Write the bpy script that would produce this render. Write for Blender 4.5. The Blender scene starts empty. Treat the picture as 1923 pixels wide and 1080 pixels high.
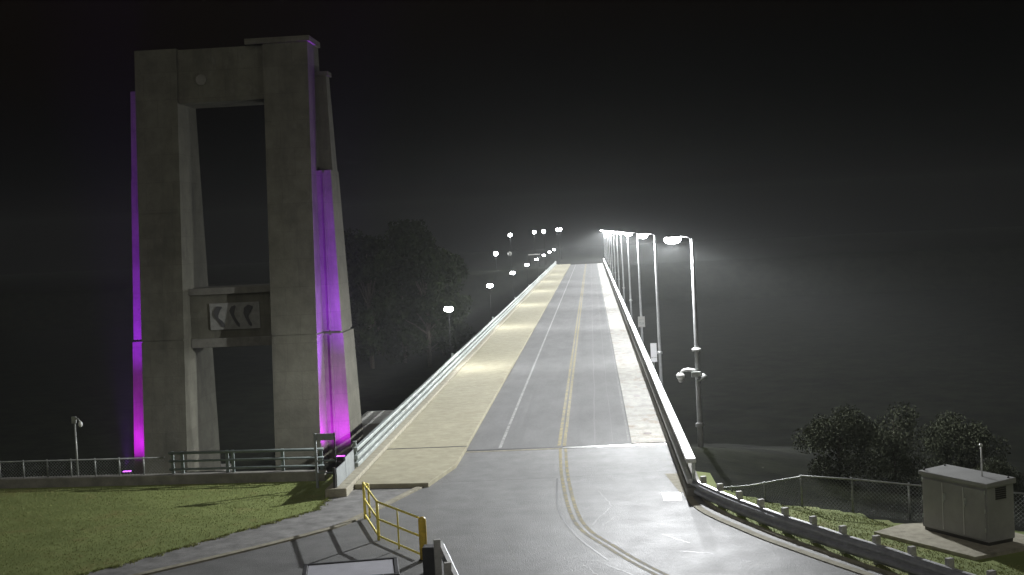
import bpy, math, random
from math import sin, cos, pi, radians, hypot, atan2
from mathutils import Vector, Matrix
random.seed(7)
S = bpy.context.scene
COL = S.collection

# ------------------------------------------------------------------ helpers
class MB:
    def __init__(s): s.v = []; s.f = []
    def add(s, vs, fs):
        n = len(s.v); s.v += [tuple(p) for p in vs]; s.f += [tuple(i + n for i in f) for f in fs]; return s
    def hexa(s, lo, hi):                      # two quads (4 corners each, counter-clockwise from above)
        return s.add(list(lo) + list(hi), [(3,2,1,0),(4,5,6,7),(0,1,5,4),(1,2,6,5),(2,3,7,6),(3,0,4,7)])
    def box(s, x0, x1, y0, y1, z0, z1):
        return s.hexa([(x0,y0,z0),(x1,y0,z0),(x1,y1,z0),(x0,y1,z0)], [(x0,y0,z1),(x1,y0,z1),(x1,y1,z1),(x0,y1,z1)])
    def bar(s, a, b, w, h):                   # box beam between two points, w horizontal, h vertical-ish
        a, b = Vector(a), Vector(b); d = (b - a).normalized()
        u = d.cross(Vector((0,0,1)))
        u = Vector((1,0,0)) if u.length < 1e-4 else u.normalized()
        n = u.cross(d).normalized(); u *= w/2; n *= h/2
        return s.hexa([a-u-n, a+u-n, b+u-n, b-u-n], [a-u+n, a+u+n, b+u+n, b-u+n])
    def tube(s, pts, rs, seg=10, cap=True):
        pts = [Vector(p) for p in pts]
        if not isinstance(rs, (list, tuple)): rs = [rs]*len(pts)
        n0 = len(s.v); up = None
        for i, p in enumerate(pts):
            d = (pts[min(i+1, len(pts)-1)] - pts[max(i-1, 0)]).normalized()
            if up is None:
                up = d.orthogonal().normalized()
            up = (up - d*up.dot(d)).normalized(); w = d.cross(up)
            for k in range(seg):
                a = 2*pi*k/seg; s.v.append(tuple(p + (up*cos(a) + w*sin(a))*rs[i]))
        for i in range(len(pts)-1):
            for k in range(seg):
                k2 = (k+1) % seg
                s.f.append((n0+i*seg+k, n0+i*seg+k2, n0+(i+1)*seg+k2, n0+(i+1)*seg+k))
        if cap:
            s.f.append(tuple(n0+k for k in reversed(range(seg)))); s.f.append(tuple(n0+(len(pts)-1)*seg+k for k in range(seg)))
        return s
    def lathe(s, c, prof, seg=16, sx=1, sy=1):   # prof: (radius, z) from bottom to top
        c = Vector(c)
        n0 = len(s.v)
        for r, z in prof:
            for k in range(seg):
                a = 2*pi*k/seg; s.v.append((c.x + r*cos(a)*sx, c.y + r*sin(a)*sy, c.z + z))
        for i in range(len(prof)-1):
            for k in range(seg):
                k2 = (k+1) % seg
                s.f.append((n0+i*seg+k, n0+i*seg+k2, n0+(i+1)*seg+k2, n0+(i+1)*seg+k))
        s.f.append(tuple(n0+k for k in reversed(range(seg)))); s.f.append(tuple(n0+(len(prof)-1)*seg+k for k in range(seg)))
        return s
    def ball(s, c, r, seg=14, rings=8, sx=1, sy=1, sz=1):
        prof = [(r*sin(pi*(i+.02)/(rings+.04)), -r*cos(pi*(i+.02)/(rings+.04))*sz) for i in range(rings+1)]
        return s.lathe(c, prof, seg, sx, sy)
    def poly(s, pts, z0, z1=None):            # flat polygon (ccw) or prism
        n = len(pts)
        if z1 is None:
            return s.add([(x,y,z0) for x,y in pts], [tuple(range(n))])
        return s.add([(x,y,z0) for x,y in pts] + [(x,y,z1) for x,y in pts],
                     [tuple(reversed(range(n))), tuple(range(n, 2*n))] + [(i,(i+1)%n,n+(i+1)%n,n+i) for i in range(n)])
    def strip(s, path, o0, o1, z0, z1=None):  # ribbon along a plan path between two sideways offsets
        L = offset(path, o0); Rr = offset(path, o1)
        n = len(path)
        if z1 is None:
            return s.add([(x,y,z0) for x,y in L] + [(x,y,z0) for x,y in Rr], [(i,i+1,n+i+1,n+i) for i in range(n-1)])
        vs = [(x,y,z) for P in (L,Rr) for z in (z0,z1) for x,y in P]
        a,b,c,d = 0,n,2*n,3*n
        fs = []
        for i in range(n-1):
            fs += [(b+i,b+i+1,d+i+1,d+i),(a+i,a+i+1,b+i+1,b+i),(d+i,d+i+1,c+i+1,c+i)]
        fs += [(a,b,d,c),(a+n-1,c+n-1,d+n-1,b+n-1)]
        return s.add(vs, fs)
    def sweep(s, path, prof):                 # open profile of (sideways, z) along a plan path
        m = len(prof); n0 = len(s.v)
        offs = [offset(path, o) for o, z in prof]
        for i in range(len(path)):
            for j in range(m):
                s.v.append((offs[j][i][0], offs[j][i][1], prof[j][1]))
        for i in range(len(path)-1):
            for j in range(m-1):
                s.f.append((n0+i*m+j, n0+i*m+j+1, n0+(i+1)*m+j+1, n0+(i+1)*m+j))
        return s
    def build(s, name, mat, parent=None, smooth=False, kind=None, label=None, bevel=0):
        me = bpy.data.meshes.new(name); me.from_pydata(s.v, [], s.f); me.update()
        if mat: me.materials.append(mat)
        if smooth: me.polygons.foreach_set('use_smooth', [True]*len(me.polygons))
        o = bpy.data.objects.new(name, me); COL.objects.link(o)
        if parent: o.parent = parent; o.matrix_parent_inverse = Matrix.Translation(-Vector(parent.location)) if parent.type == 'EMPTY' else Matrix()
        if kind: o['kind'] = kind
        if label: o['label'] = label
        if bevel:
            b = o.modifiers.new('edge', 'BEVEL'); b.width = bevel; b.segments = 2; b.limit_method = 'ANGLE'
        return o

def offset(path, o):                          # positive = to the right of travel
    out = []
    n = len(path)
    for i in range(n):
        a = path[max(i-1,0)]; b = path[min(i+1,n-1)]
        dx, dy = b[0]-a[0], b[1]-a[1]; l = hypot(dx,dy) or 1
        out.append((path[i][0] + dy/l*o, path[i][1] - dx/l*o))
    return out
def smooth_path(P, sub=6):                    # Catmull-Rom
    out = []
    for i in range(len(P)-1):
        p0 = P[max(i-1,0)]; p1 = P[i]; p2 = P[i+1]; p3 = P[min(i+2,len(P)-1)]
        for k in range(sub):
            t = k/sub
            out.append(tuple(.5*(2*p1[j] + (p2[j]-p0[j])*t + (2*p0[j]-5*p1[j]+4*p2[j]-p3[j])*t*t + (3*p1[j]-p0[j]-3*p2[j]+p3[j])*t**3) for j in range(2)))
    out.append(tuple(P[-1])); return out
def along(path, step, start=0.):              # points at equal steps with direction
    out = []; d = -start; 
    for a, b in zip(path, path[1:]):
        l = hypot(b[0]-a[0], b[1]-a[1])
        while d <= l:
            if d >= 0: out.append((a[0]+(b[0]-a[0])*d/l, a[1]+(b[1]-a[1])*d/l, atan2(b[1]-a[1], b[0]-a[0])))
            d += step
        d -= l
    return out
def tag(o, label, cat, group=None):
    o['label'] = label; o['category'] = cat
    if group: o['group'] = group
    return o
def thing(name, loc, label, cat, group=None):
    o = bpy.data.objects.new(name, None); COL.objects.link(o); o.location = loc; o.empty_display_size = .3
    return tag(o, label, cat, group)
def dup(root, loc, label=None, rz=0):         # a thing, its parts and their sub-parts
    r = root.copy(); COL.objects.link(r); r.location = loc; r.rotation_euler = (0,0,rz)
    if label: r['label'] = label
    for ch in list(root.children):
        c = ch.copy(); COL.objects.link(c); c.parent = r; c.matrix_parent_inverse = ch.matrix_parent_inverse
        for g in ch.children:
            d = g.copy(); COL.objects.link(d); d.parent = c; d.matrix_parent_inverse = g.matrix_parent_inverse
    return r

# ------------------------------------------------------------------ materials
def mat(name, col, rough=.7, metal=0, var=.25, scale=3., bump=0., bscale=40., col2=None, stretch=(1,1,1), spec=.5, detail=6.):
    m = bpy.data.materials.new(name); m.use_nodes = True
    nt = m.node_tree; N = nt.nodes; L = nt.links; b = N['Principled BSDF']
    b.inputs['Roughness'].default_value = rough; b.inputs['Metallic'].default_value = metal
    b.inputs['Specular IOR Level'].default_value = spec
    tc = N.new('ShaderNodeTexCoord'); mp = N.new('ShaderNodeMapping'); mp.inputs['Scale'].default_value = stretch
    L.new(tc.outputs['Object'], mp.inputs['Vector'])
    n = N.new('ShaderNodeTexNoise'); n.inputs['Scale'].default_value = scale; n.inputs['Detail'].default_value = detail; n.inputs['Roughness'].default_value = .65
    L.new(mp.outputs['Vector'], n.inputs['Vector'])
    r = N.new('ShaderNodeValToRGB')
    c2 = col2 or tuple(c*(1-var*1.4) for c in col); c1 = col if col2 else tuple(min(1,c*(1+var*.6)) for c in col)
    r.color_ramp.elements[0].position = .32; r.color_ramp.elements[0].color = (*c2,1)
    r.color_ramp.elements[1].position = .68; r.color_ramp.elements[1].color = (*c1,1)
    L.new(n.outputs['Fac'], r.inputs['Fac']); L.new(r.outputs['Color'], b.inputs['Base Color'])
    if bump:
        n2 = N.new('ShaderNodeTexNoise'); n2.inputs['Scale'].default_value = bscale; n2.inputs['Detail'].default_value = 3
        L.new(tc.outputs['Object'], n2.inputs['Vector'])
        bp = N.new('ShaderNodeBump'); bp.inputs['Strength'].default_value = bump; bp.inputs['Distance'].default_value = .02
        L.new(n2.outputs['Fac'], bp.inputs['Height']); L.new(bp.outputs['Normal'], b.inputs['Normal'])
    m['ramp'] = r.name; m['noise'] = n.name
    return m
def mix_layer(m, col, scale, lo, hi, stretch=(1,1,1), amount=1.):
    """worn patches / stains of another colour over the base"""
    nt = m.node_tree; N = nt.nodes; L = nt.links; b = N['Principled BSDF']
    src = b.inputs['Base Color'].links[0].from_socket
    tc = N.new('ShaderNodeTexCoord'); mp = N.new('ShaderNodeMapping'); mp.inputs['Scale'].default_value = stretch; mp.inputs['Location'].default_value = (scale, 3.3, 1.7)
    L.new(tc.outputs['Object'], mp.inputs['Vector'])
    n = N.new('ShaderNodeTexNoise'); n.inputs['Scale'].default_value = scale; n.inputs['Detail'].default_value = 5; n.inputs['Roughness'].default_value = .7
    L.new(mp.outputs['Vector'], n.inputs['Vector'])
    mr = N.new('ShaderNodeMapRange'); mr.inputs['From Min'].default_value = lo; mr.inputs['From Max'].default_value = hi; mr.inputs['To Max'].default_value = amount
    L.new(n.outputs['Fac'], mr.inputs['Value'])
    mx = N.new('ShaderNodeMix'); mx.data_type = 'RGBA'
    L.new(mr.outputs['Result'], mx.inputs['Factor']); L.new(src, mx.inputs[6]); mx.inputs[7].default_value = (*col,1)
    L.new(mx.outputs[2], b.inputs['Base Color'])
    return m
def rough_noise(m, lo, hi, scale, stretch=(1,1,1)):
    nt = m.node_tree; N = nt.nodes; L = nt.links; b = N['Principled BSDF']
    tc = N.new('ShaderNodeTexCoord'); mp = N.new('ShaderNodeMapping'); mp.inputs['Scale'].default_value = stretch
    L.new(tc.outputs['Object'], mp.inputs['Vector'])
    n = N.new('ShaderNodeTexNoise'); n.inputs['Scale'].default_value = scale; n.inputs['Detail'].default_value = 4
    L.new(mp.outputs['Vector'], n.inputs['Vector'])
    mr = N.new('ShaderNodeMapRange'); mr.inputs['From Min'].default_value = .3; mr.inputs['From Max'].default_value = .7
    mr.inputs['To Min'].default_value = lo; mr.inputs['To Max'].default_value = hi
    L.new(n.outputs['Fac'], mr.inputs['Value']); L.new(mr.outputs['Result'], b.inputs['Roughness'])
    return m
def emit(name, col, strength):
    m = bpy.data.materials.new(name); m.use_nodes = True; b = m.node_tree.nodes['Principled BSDF']
    b.inputs['Base Color'].default_value = (.8,.8,.8,1); b.inputs['Emission Color'].default_value = (*col,1); b.inputs['Emission Strength'].default_value = strength
    return m

def form_lines(m):
    """formwork board lines cast into the concrete"""
    nt = m.node_tree; N = nt.nodes; L = nt.links; b = N['Principled BSDF']
    tc = N.new('ShaderNodeTexCoord'); mp = N.new('ShaderNodeMapping'); mp.inputs['Rotation'].default_value = (pi/2,0,0)
    L.new(tc.outputs['Object'], mp.inputs['Vector'])
    br = N.new('ShaderNodeTexBrick'); br.inputs['Scale'].default_value = 1; br.inputs['Brick Width'].default_value = 1.22; br.inputs['Row Height'].default_value = 1.22
    br.inputs['Mortar Size'].default_value = .018; br.inputs['Mortar Smooth'].default_value = .6
    br.inputs['Color1'].default_value = (1,1,1,1); br.inputs['Color2'].default_value = (.84,.84,.84,1); br.inputs['Mortar'].default_value = (.62,.62,.62,1); br.offset = .5
    L.new(mp.outputs['Vector'], br.inputs['Vector'])
    src = b.inputs['Base Color'].links[0].from_socket
    mx = N.new('ShaderNodeMix'); mx.data_type = 'RGBA'; mx.blend_type = 'MULTIPLY'; mx.inputs['Factor'].default_value = .5
    L.new(src, mx.inputs[6]); L.new(br.outputs['Color'], mx.inputs[7]); L.new(mx.outputs[2], b.inputs['Base Color'])
M = {}
M['asphalt'] = rough_noise(mix_layer(mix_layer(mat('asphalt', (.195,.195,.19), .6, var=.15, scale=1.4, bump=.6, bscale=30, detail=10, spec=.16), (.115,.115,.115), .6, .54, .68, (1.2,.6,1), .25), (.29,.29,.28), 26, .5, .7, (1,1,1), .5), .6, .68, .9)
M['asphalt_deck'] = mix_layer(mix_layer(mat('asphalt_deck', (.20,.20,.197), .9, var=.1, scale=1.1, bump=.4, bscale=30, stretch=(1,.3,1), detail=10, spec=.03), (.15,.15,.15), .5, .52, .68, (2.4,.02,1), .4), (.27,.27,.265), 16, .5, .72, (1,.5,1), .45)
M['asphalt_old'] = mix_layer(mix_layer(mat('asphalt_old', (.255,.25,.24), .72, var=.35, scale=2., bump=.5, bscale=34, detail=10), (.17,.165,.15), 1.1, .55, .7, amount=.6), (.29,.285,.27), 22, .5, .7, amount=.5)
M['sidewalk'] = mix_layer(mat('sidewalk_concrete', (.37,.345,.25), .8, var=.14, scale=2.5, bump=.2, bscale=60, detail=10, spec=.08), (.3,.27,.19), .9, .54, .72, (1,.5,1), .6)
M['shoulder'] = mix_layer(mat('shoulder_concrete', (.34,.33,.295), .75, var=.25, scale=2.2, bump=.25, bscale=50, stretch=(1,.5,1), detail=10, spec=.05), (.2,.145,.10), 1.3, .54, .68, (1,.6,1), .7)
M['kerb'] = mix_layer(mat('kerb_concrete', (.36,.335,.26), .85, var=.2, scale=4, bump=.25, bscale=50, spec=.1), (.14,.13,.1), 2.2, .56, .7, amount=.7)
M['concrete'] = mat('concrete', (.24,.23,.20), .85, var=.25, scale=2, bump=.2, bscale=30)
M['tower'] = mix_layer(mix_layer(mat('tower_concrete', (.120,.116,.09), .9, var=.2, scale=1.1, bump=.35, bscale=10, detail=12, spec=.1), (.07,.068,.056), .8, .5, .75, (1.6,1.6,.16), .75), (.16,.155,.135), 3, .58, .75, (1,1,.5), .5)
form_lines(M['tower'])
M['ledge'] = mat('ledge_concrete', (.15,.145,.122), .85, var=.2, scale=3)
M['panel'] = mat('pale_panel', (.36,.36,.33), .8, var=.12, scale=4)
M['relief'] = mat('relief_plaque', (.21,.21,.19), .85, var=.2, scale=5)
M['figure'] = mat('dark_relief', (.05,.05,.05), .7)
M['galv'] = mat('galvanised_steel', (.5,.52,.5), .42, .55, var=.2, scale=6)
M['black'] = mat('black_enamel', (.012,.012,.012), .8, spec=.1)
M['rail_white'] = mat('pale_painted_rail', (.66,.66,.64), .45, .15, var=.15, scale=5)
M['rail_left'] = mix_layer(mat('weathered_rail', (.36,.40,.38), .5, .3, var=.2, scale=4, stretch=(1,.4,1)), (.2,.2,.17), 1.5, .58, .7, (1,.3,1), .6)
M['rail_green'] = mat('grey_green_rail', (.19,.225,.215), .55, .3, var=.2, scale=5)
M['plate'] = mat('grey_plate', (.27,.29,.29), .55, .3, var=.12, scale=3)
M['pole'] = mat('lamp_pole_steel', (.45,.46,.46), .5, .1, var=.15, scale=4)
M['dark_metal'] = mat('dark_metal', (.05,.05,.052), .6, .3)
M['wbeam'] = mat('guardrail_steel', (.4,.41,.44), .55, .2, var=.2, scale=4)
M['post'] = mat('guardrail_post', (.45,.44,.41), .7, .1, var=.2, scale=8)
M['yellow'] = mat('yellow_paint', (.85,.74,.14), .5, var=.15, scale=8, col2=(.75,.62,.14))
M['orange'] = mat('amber_paint', (.72,.5,.06), .45, var=.2, scale=8)
M['white_paint'] = mix_layer(mat('white_road_paint', (.4,.4,.385), .8, var=.3, scale=5, spec=.05), (.2,.2,.195), 5, .48, .62, amount=.9)
M['yellow_paint'] = mix_layer(mat('yellow_road_paint', (.32,.275,.14), .8, var=.3, scale=5, spec=.16), (.17,.165,.145), 3, .42, .6, amount=.85)
M['pale_crack'] = mix_layer(mat('pale_crack_filler', (.27,.27,.26), .9, var=.3, scale=6, spec=.16), (.19,.19,.185), 2, .4, .56, amount=.95)
M['faint_line'] = mat('worn_marking', (.25,.25,.245), .9, var=.2, scale=5, spec=.03, col2=(.2,.2,.197))
M['scrape'] = mat('pale_scrape', (.33,.33,.32), .5, var=.3, scale=8, spec=.4)
M['dark_joint'] = mat('joint_rubber', (.025,.025,.025), .6)
M['steel_joint'] = rough_noise(mat('worn_steel_joint', (.55,.55,.53), .35, .7, var=.35, scale=2.5), .25, .5, 3)
M['cabinet'] = mat('cabinet_paint', (.3,.3,.29), .5, .0, var=.1, scale=2)
M['cabinet_dark'] = mat('cabinet_trim', (.06,.058,.05), .5, .2)
M['white_metal'] = mat('white_enamel', (.7,.7,.68), .4, var=.08)
M['sign_white'] = mat('sign_white', (.72,.72,.74), .5, var=.06, scale=9)
M['sign_grey'] = mat('sign_grey', (.4,.39,.37), .6, var=.1)
M['arm'] = mat('arm_shade', (.06,.06,.06), .7, spec=.1)  # unlit side of lamp arm and head put into this dark colour
M['board'] = mat('board_panel', (.74,.74,.8), .5, .1, var=.1, scale=1.5)
M['brown'] = mat('faded_marker', (.2,.17,.16), .8, var=.2, scale=8)
M['mesh_wire'] = mat('fence_wire', (.2,.21,.2), .5, .5)
M['fence_pipe'] = mat('fence_pipe', (.3,.31,.29), .5, .4)
M['bark'] = mat('bark', (.06,.048,.035), .9, bump=.5, bscale=12, var=.4, scale=5)
M['leaf'] = mat('dark_foliage', (.022,.03,.013), .9, var=.5, scale=.8, spec=.05)
M['leaf2'] = mat('shrub_foliage', (.07,.078,.05), .9, var=.5, scale=1.2, spec=.05)
M['grass'] = mat('grass_blades', (.24,.28,.10), .8, var=.25, scale=.6, col2=(.31,.31,.13), spec=.1)
M['ground'] = mix_layer(mat('grass_ground', (.24,.28,.10), .9, var=.4, scale=.6, bump=.25, bscale=14, detail=12, col2=(.16,.195,.065), spec=.1), (.24,.2,.08), .6, .55, .7, amount=.7)
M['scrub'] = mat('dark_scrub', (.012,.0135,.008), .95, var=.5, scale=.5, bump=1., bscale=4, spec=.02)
M['lamp_glow'] = emit('lamp_lens_lit', (.97,.98,1.), 110)
M['globe_glow'] = emit('globe_lit', (.97,.98,1.), 30)
M['purple_glow'] = emit('floodlight_lens_lit', (.6,.05,1.), 1.2)

# ------------------------------------------------------------------ camera
F, H, ROLL = 2400., 8., .049
_a, _b = 147.5, 110.
_a0 = _a*cos(ROLL) + _b*sin(ROLL); _b0 = -_a*sin(ROLL) + _b*cos(ROLL)
PITCH = math.atan(_b0/F); YAW = atan2(_a0, F*cos(PITCH) + _b0*sin(PITCH))
cam = bpy.data.cameras.new('camera'); co = bpy.data.objects.new('camera', cam); COL.objects.link(co)
cam.sensor_width = 36; cam.lens = F/1923*36; cam.clip_start = .5; cam.clip_end = 3000
co.matrix_world = Matrix.Translation((0,0,H)) @ (Matrix.Rotation(YAW,4,'Z') @ Matrix.Rotation(pi/2-PITCH,4,'X') @ Matrix.Rotation(-ROLL,4,'Z'))
S.camera = co

# ------------------------------------------------------------------ world, fill sun, haze
HAZE = .00031
w = bpy.data.worlds.new('World'); S.world = w; w.use_nodes = True
wn = w.node_tree.nodes; bg = wn['Background']
sky = wn.new('ShaderNodeTexSky'); sky.sky_type = 'NISHITA'; sky.sun_disc = False
SUN_EL, SUN_AZ = radians(-4), radians(200)
sky.sun_elevation = SUN_EL; sky.sun_rotation = SUN_AZ
w.node_tree.links.new(sky.outputs[0], bg.inputs[0]); bg.inputs[1].default_value = .05
sl = bpy.data.lights.new('fill_sun', 'SUN'); sl.energy = .11; sl.angle = radians(70); sl.color = (1,.97,.9)
so = bpy.data.objects.new('fill_sun', sl); COL.objects.link(so); so.location = (0,0,60)
so.rotation_euler = (radians(48), 0, radians(-8))      # soft fill added from high behind the camera, not a real moon

hz = MB().box(-320, 320, -40, 640, -12, 26).build('haze', None, kind='stuff')
hm = bpy.data.materials.new('night_haze'); hm.use_nodes = True
nt = hm.node_tree; nt.nodes.remove(nt.nodes['Principled BSDF'])
pv = nt.nodes.new('ShaderNodeVolumePrincipled'); pv.inputs['Color'].default_value = (.9,.93,.92,1)
pv.inputs['Density'].default_value = HAZE; pv.inputs['Anisotropy'].default_value = .15
nt.links.new(pv.outputs[0], nt.nodes['Material Output'].inputs['Volume'])
hz.data.materials.append(hm); hz['label'] = 'thin night mist glowing round the lamps'

# ------------------------------------------------------------------ setting: ground
PLAT = [(-8.7,43.4),(-30,44.3),(-60,40),(-60,-40),(60,-40),(60,25),(20,28.6),(12,30.3),(10.7,31.2),(9.3,33.4),(7.75,33.1),(7.3,33.8),(6.75,34.65),(5.7,35.55),(4.45,36.6),(3.5,38.6),(2.9,42.5),(2.9,46),(-8.7,46)]
def seg_d(p, a, b):
    ax, ay = a; bx, by = b; dx, dy = bx-ax, by-ay
    t = max(0, min(1, ((p[0]-ax)*dx + (p[1]-ay)*dy)/(dx*dx+dy*dy)))
    return hypot(p[0]-ax-t*dx, p[1]-ay-t*dy)
def inside(p, P):
    r = False; j = len(P)-1
    for i in range(len(P)):
        if (P[i][1] > p[1]) != (P[j][1] > p[1]) and p[0] < (P[j][0]-P[i][0])*(p[1]-P[i][1])/(P[j][1]-P[i][1]) + P[i][0]: r = not r
        j = i
    return r
def ground_z(x, y):
    if y > 285: 
        t = min(1, (y-285)/12); far = -8 + 7.4*t*t*(3-2*t)
    else: far = -9
    p = (x, y)
    if inside(p, PLAT):
        z = -.02

    else:
        d = min(seg_d(p, PLAT[i], PLAT[(i+1) % len(PLAT)]) for i in range(len(PLAT)))
        z = -.02 - .17*d - .004*max(0,d-12)**1.6
        z = max(z, far)
        z += .12*sin(x*.7+1)*sin(y*.5)*min(1,d/6)
    return z
xs = []; 
def ramp(a, b, st): 
    n = max(1, round((b-a)/st)); return [a+(b-a)*i/n for i in range(n)]
xs = ramp(-310,-60,25) + ramp(-60,-24,3) + ramp(-24,16,.5) + ramp(16,60,3) + ramp(60,310,25) + [310]
ys = ramp(-38,20,6) + ramp(20,60,.5) + ramp(60,120,3) + ramp(120,280,8) + ramp(280,300,2) + ramp(300,630,30) + [630]
g = MB(); nx = len(xs)
for y in ys:
    for x in xs: g.v.append((x, y, ground_z(x,y)))
for j in range(len(ys)-1):
    for i in range(nx-1): g.f.append((j*nx+i, j*nx+i+1, (j+1)*nx+i+1, (j+1)*nx+i))
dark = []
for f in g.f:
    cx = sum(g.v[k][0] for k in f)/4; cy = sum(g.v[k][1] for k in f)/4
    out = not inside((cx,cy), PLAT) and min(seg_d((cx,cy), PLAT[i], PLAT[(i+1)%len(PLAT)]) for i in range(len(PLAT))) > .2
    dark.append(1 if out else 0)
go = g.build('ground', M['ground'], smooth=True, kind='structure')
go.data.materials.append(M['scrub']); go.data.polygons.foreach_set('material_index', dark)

# ------------------------------------------------------------------ setting: road, bridge deck, kerbs, markings
Y0, Y1 = 46.7, 295.
GRASS_EDGE = [(-8.6,39.4),(-8.65,37.4),(-10.35,34.9),(-12.4,31.75),(-14.2,29.6),(-20,24.5),(-26,19)]
KERB = smooth_path([(2.45,46.7),(2.47,41.0),(2.52,36.3),(3.62,32.9),(4.62,30.7),(5.69,28.6),(7.2,25.8),(10.5,20.5)], 6)
BERM = smooth_path([(-5.81,40.3),(-6.89,36.73),(-7.85,34.56),(-11.41,30.63),(-15,27.3),(-22,21.5)], 6)
def strw(name, mb, m, **k): return mb.build(name, m, kind='structure', **k)
BERM_O = offset(BERM, .13)
strw('road', MB().poly([(-5.0,46.6)] + [(-5.6,40.5)] + [(x-.02,y) for x,y in BERM[2:]] + [(-16,12),(14,12)] + list(reversed(KERB[:-1]))[:-1] + [(2.45,46.6)], .004), M['asphalt'])
strw('footpath', MB().poly([(-5.62,40.45)] + [(-8.0,40.45),(-8.0,39.3)] + GRASS_EDGE + [(-22.0,20.6)] + list(reversed(BERM_O))[:-1], .002), M['asphalt_old'])
strw('path_kerb', MB().strip(BERM, -.1, .12, .0, .05), M['kerb'])
strw('bridge_deck', MB().box(-8.75, 3.05, Y0+.3, Y1, -.8, -.01).box(-7.6,-7.0,Y0+.3,Y1,-2.2,-.8).box(1.6,2.2,Y0+.3,Y1,-2.2,-.8).box(-3.2,-2.6,Y0+.3,Y1,-2.2,-.8), M['concrete'])
strw('bridge_abutment', MB().box(-8.75, 3.05, 44.4, Y0-.1, -6, -.01), M['concrete'])
for y in range(80, 290, 31):
    strw('bridge_pier', MB().box(-7.8,-6.6,y-.6,y+.6,-11,-2.2).box(1.2,2.4,y-.6,y+.6,-11,-2.2), M['concrete'])
strw('bridge_carriageway', MB().box(-4.98, 1.15, Y0+.35, Y1, -.008, .004), M['asphalt_deck'])
strw('bridge_shoulder', MB().box(1.153, 2.45, Y0+.35, Y1, -.006, .03), M['shoulder'])
sw = MB().poly([(-7.98,40.5),(-5.55,40.3),(-5.0,43.5),(-4.97,47.035),(-7.98,47.035)], -.005, .15)
y = 47.175
while y < Y1-.1:
    sw.box(-7.98, -5.0, y, min(y+6.17, Y1), -.008, .15); y += 6.2
strw('sidewalk', sw, M['sidewalk'], bevel=.015)
strw('bridge_kerb', MB().box(-8.68, -7.995, 39.3, Y1, -.3, .26), M['kerb'], bevel=.03)
strw('bridge_kerb', MB().box(2.455, 2.95, 37.4, Y1, -.4, .28), M['concrete'], bevel=.03)
strw('gutter', MB().strip(KERB[6:], .02, -.19, .0, .03), M['kerb'])
strw('gutter_kerb', MB().strip(KERB[9:], -.42, -.54, -.02, .06), M['kerb'])
strw('gutter_strip', MB().strip(KERB[8:], -.193, -.417, -.01, .012), M['asphalt_old'])
strw('gutter_apron', MB().poly([(2.02,41.1),(2.44,41.1),(2.5,38.2),(2.3,38.15)], .008), M['kerb'])
strw('expansion_joint', MB().box(-1.4, 2.44, 46.62, 46.98, -.02, .012), M['steel_joint'])
strw('expansion_joint', MB().box(-4.95, -1.405, 46.55, 46.72, -.02, .012), M['kerb'])
strw('expansion_joint_seal', MB().box(-1.4, 2.44, 47.0, 47.04, -.02, .016).box(-4.95,-1.405,46.73,47.02,.0,.014).box(-7.97,-4.98,47.04,47.17,.0,.153), M['dark_joint'])
strw('road_marking', MB().box(-3.805, -3.695, Y0+.55, Y1, .004, .0085), M['white_paint'])
strw('road_marking', MB().box(-1.60, -1.475, Y0+.5, Y1, .004, .0085).box(-1.405, -1.28, Y0+.5, Y1, .004, .0085), M['yellow_paint'])
strw('road_marking', MB().box(1.02, 1.09, Y0+.5, Y1, .004, .008), M['pale_crack'])
YC = smooth_path([(-1.4,46.6),(-1.2,40.84),(-.72,34.77),(.18,31.72),(1.23,29.13),(2.6,26.5),(5,22.8)], 8)
strw('road_marking', MB().strip(YC, .03, .13, .008), M['yellow_paint'])
strw('road_marking', MB().strip(YC, -.17, -.07, .008), M['yellow_paint'])
strw('road_marking', MB().strip(smooth_path([(-1.45,41.),(-1.3,36.5),(-.75,33.2),(.05,30.6)],6), -.03, .03, .0085), M['dark_joint'])
# sealed cracks and scrapes in the foreground asphalt
def wiggle(a, b, n=14, amp=.05):
    dx, dy = b[0]-a[0], b[1]-a[1]; l = hypot(dx,dy)
    return [(a[0]+dx*i/n - dy/l*random.uniform(-amp,amp), a[1]+dy*i/n + dx/l*random.uniform(-amp,amp)) for i in range(n+1)]
dk = MB().strip(wiggle((-1.35,41.15),(2.4,41.5),30,.05), -.010, .010, .0095).strip(wiggle((-5.2,41.0),(-1.5,41.1),30,.05), -.012, .012, .0095)
strw('road_crack', dk, M['dark_joint'])
pc = MB()
for a, b in [((-.1,38.8),(.25,36.6)),((.22,36.5),(-.35,34.3)),((-.3,32.1),(.35,32.2)),((-.6,30.6),(.1,30.5)),((-.25,30.6),(.6,29.2)),((-.5,30.2),(-.1,28.9)),((1.5,33.),(2.1,32.)),((-.05,34.2),(.3,35.2)),((-2.6,33.2),(-2.2,30.8)),((-3.4,37.),(-2.2,36.6)),((1.8,31.2),(2.6,30.9))]:
    pc.strip(wiggle(a,b,12,.04), .008, -.008, .0098)
strw('road_crack', pc, M['scrape'])
strw('road_marking', MB().poly([(1.76,37.05),(2.26,37.0),(2.3,37.5),(1.77,37.5)], .0105).poly([(1.77,37.62),(2.3,37.62),(2.32,38.15),(1.75,38.2)], .0105), M['rail_white'])
# lane wear on the bridge
strw('road_marking', MB().strip([(-.2+random.uniform(-.03,.03), 47.3+i*3.) for i in range(82)], -.03, .03, .0092).strip([(.45+random.uniform(-.03,.03), 47.3+i*3.) for i in range(82)], -.015, .015, .0092), M['faint_line'])
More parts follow.
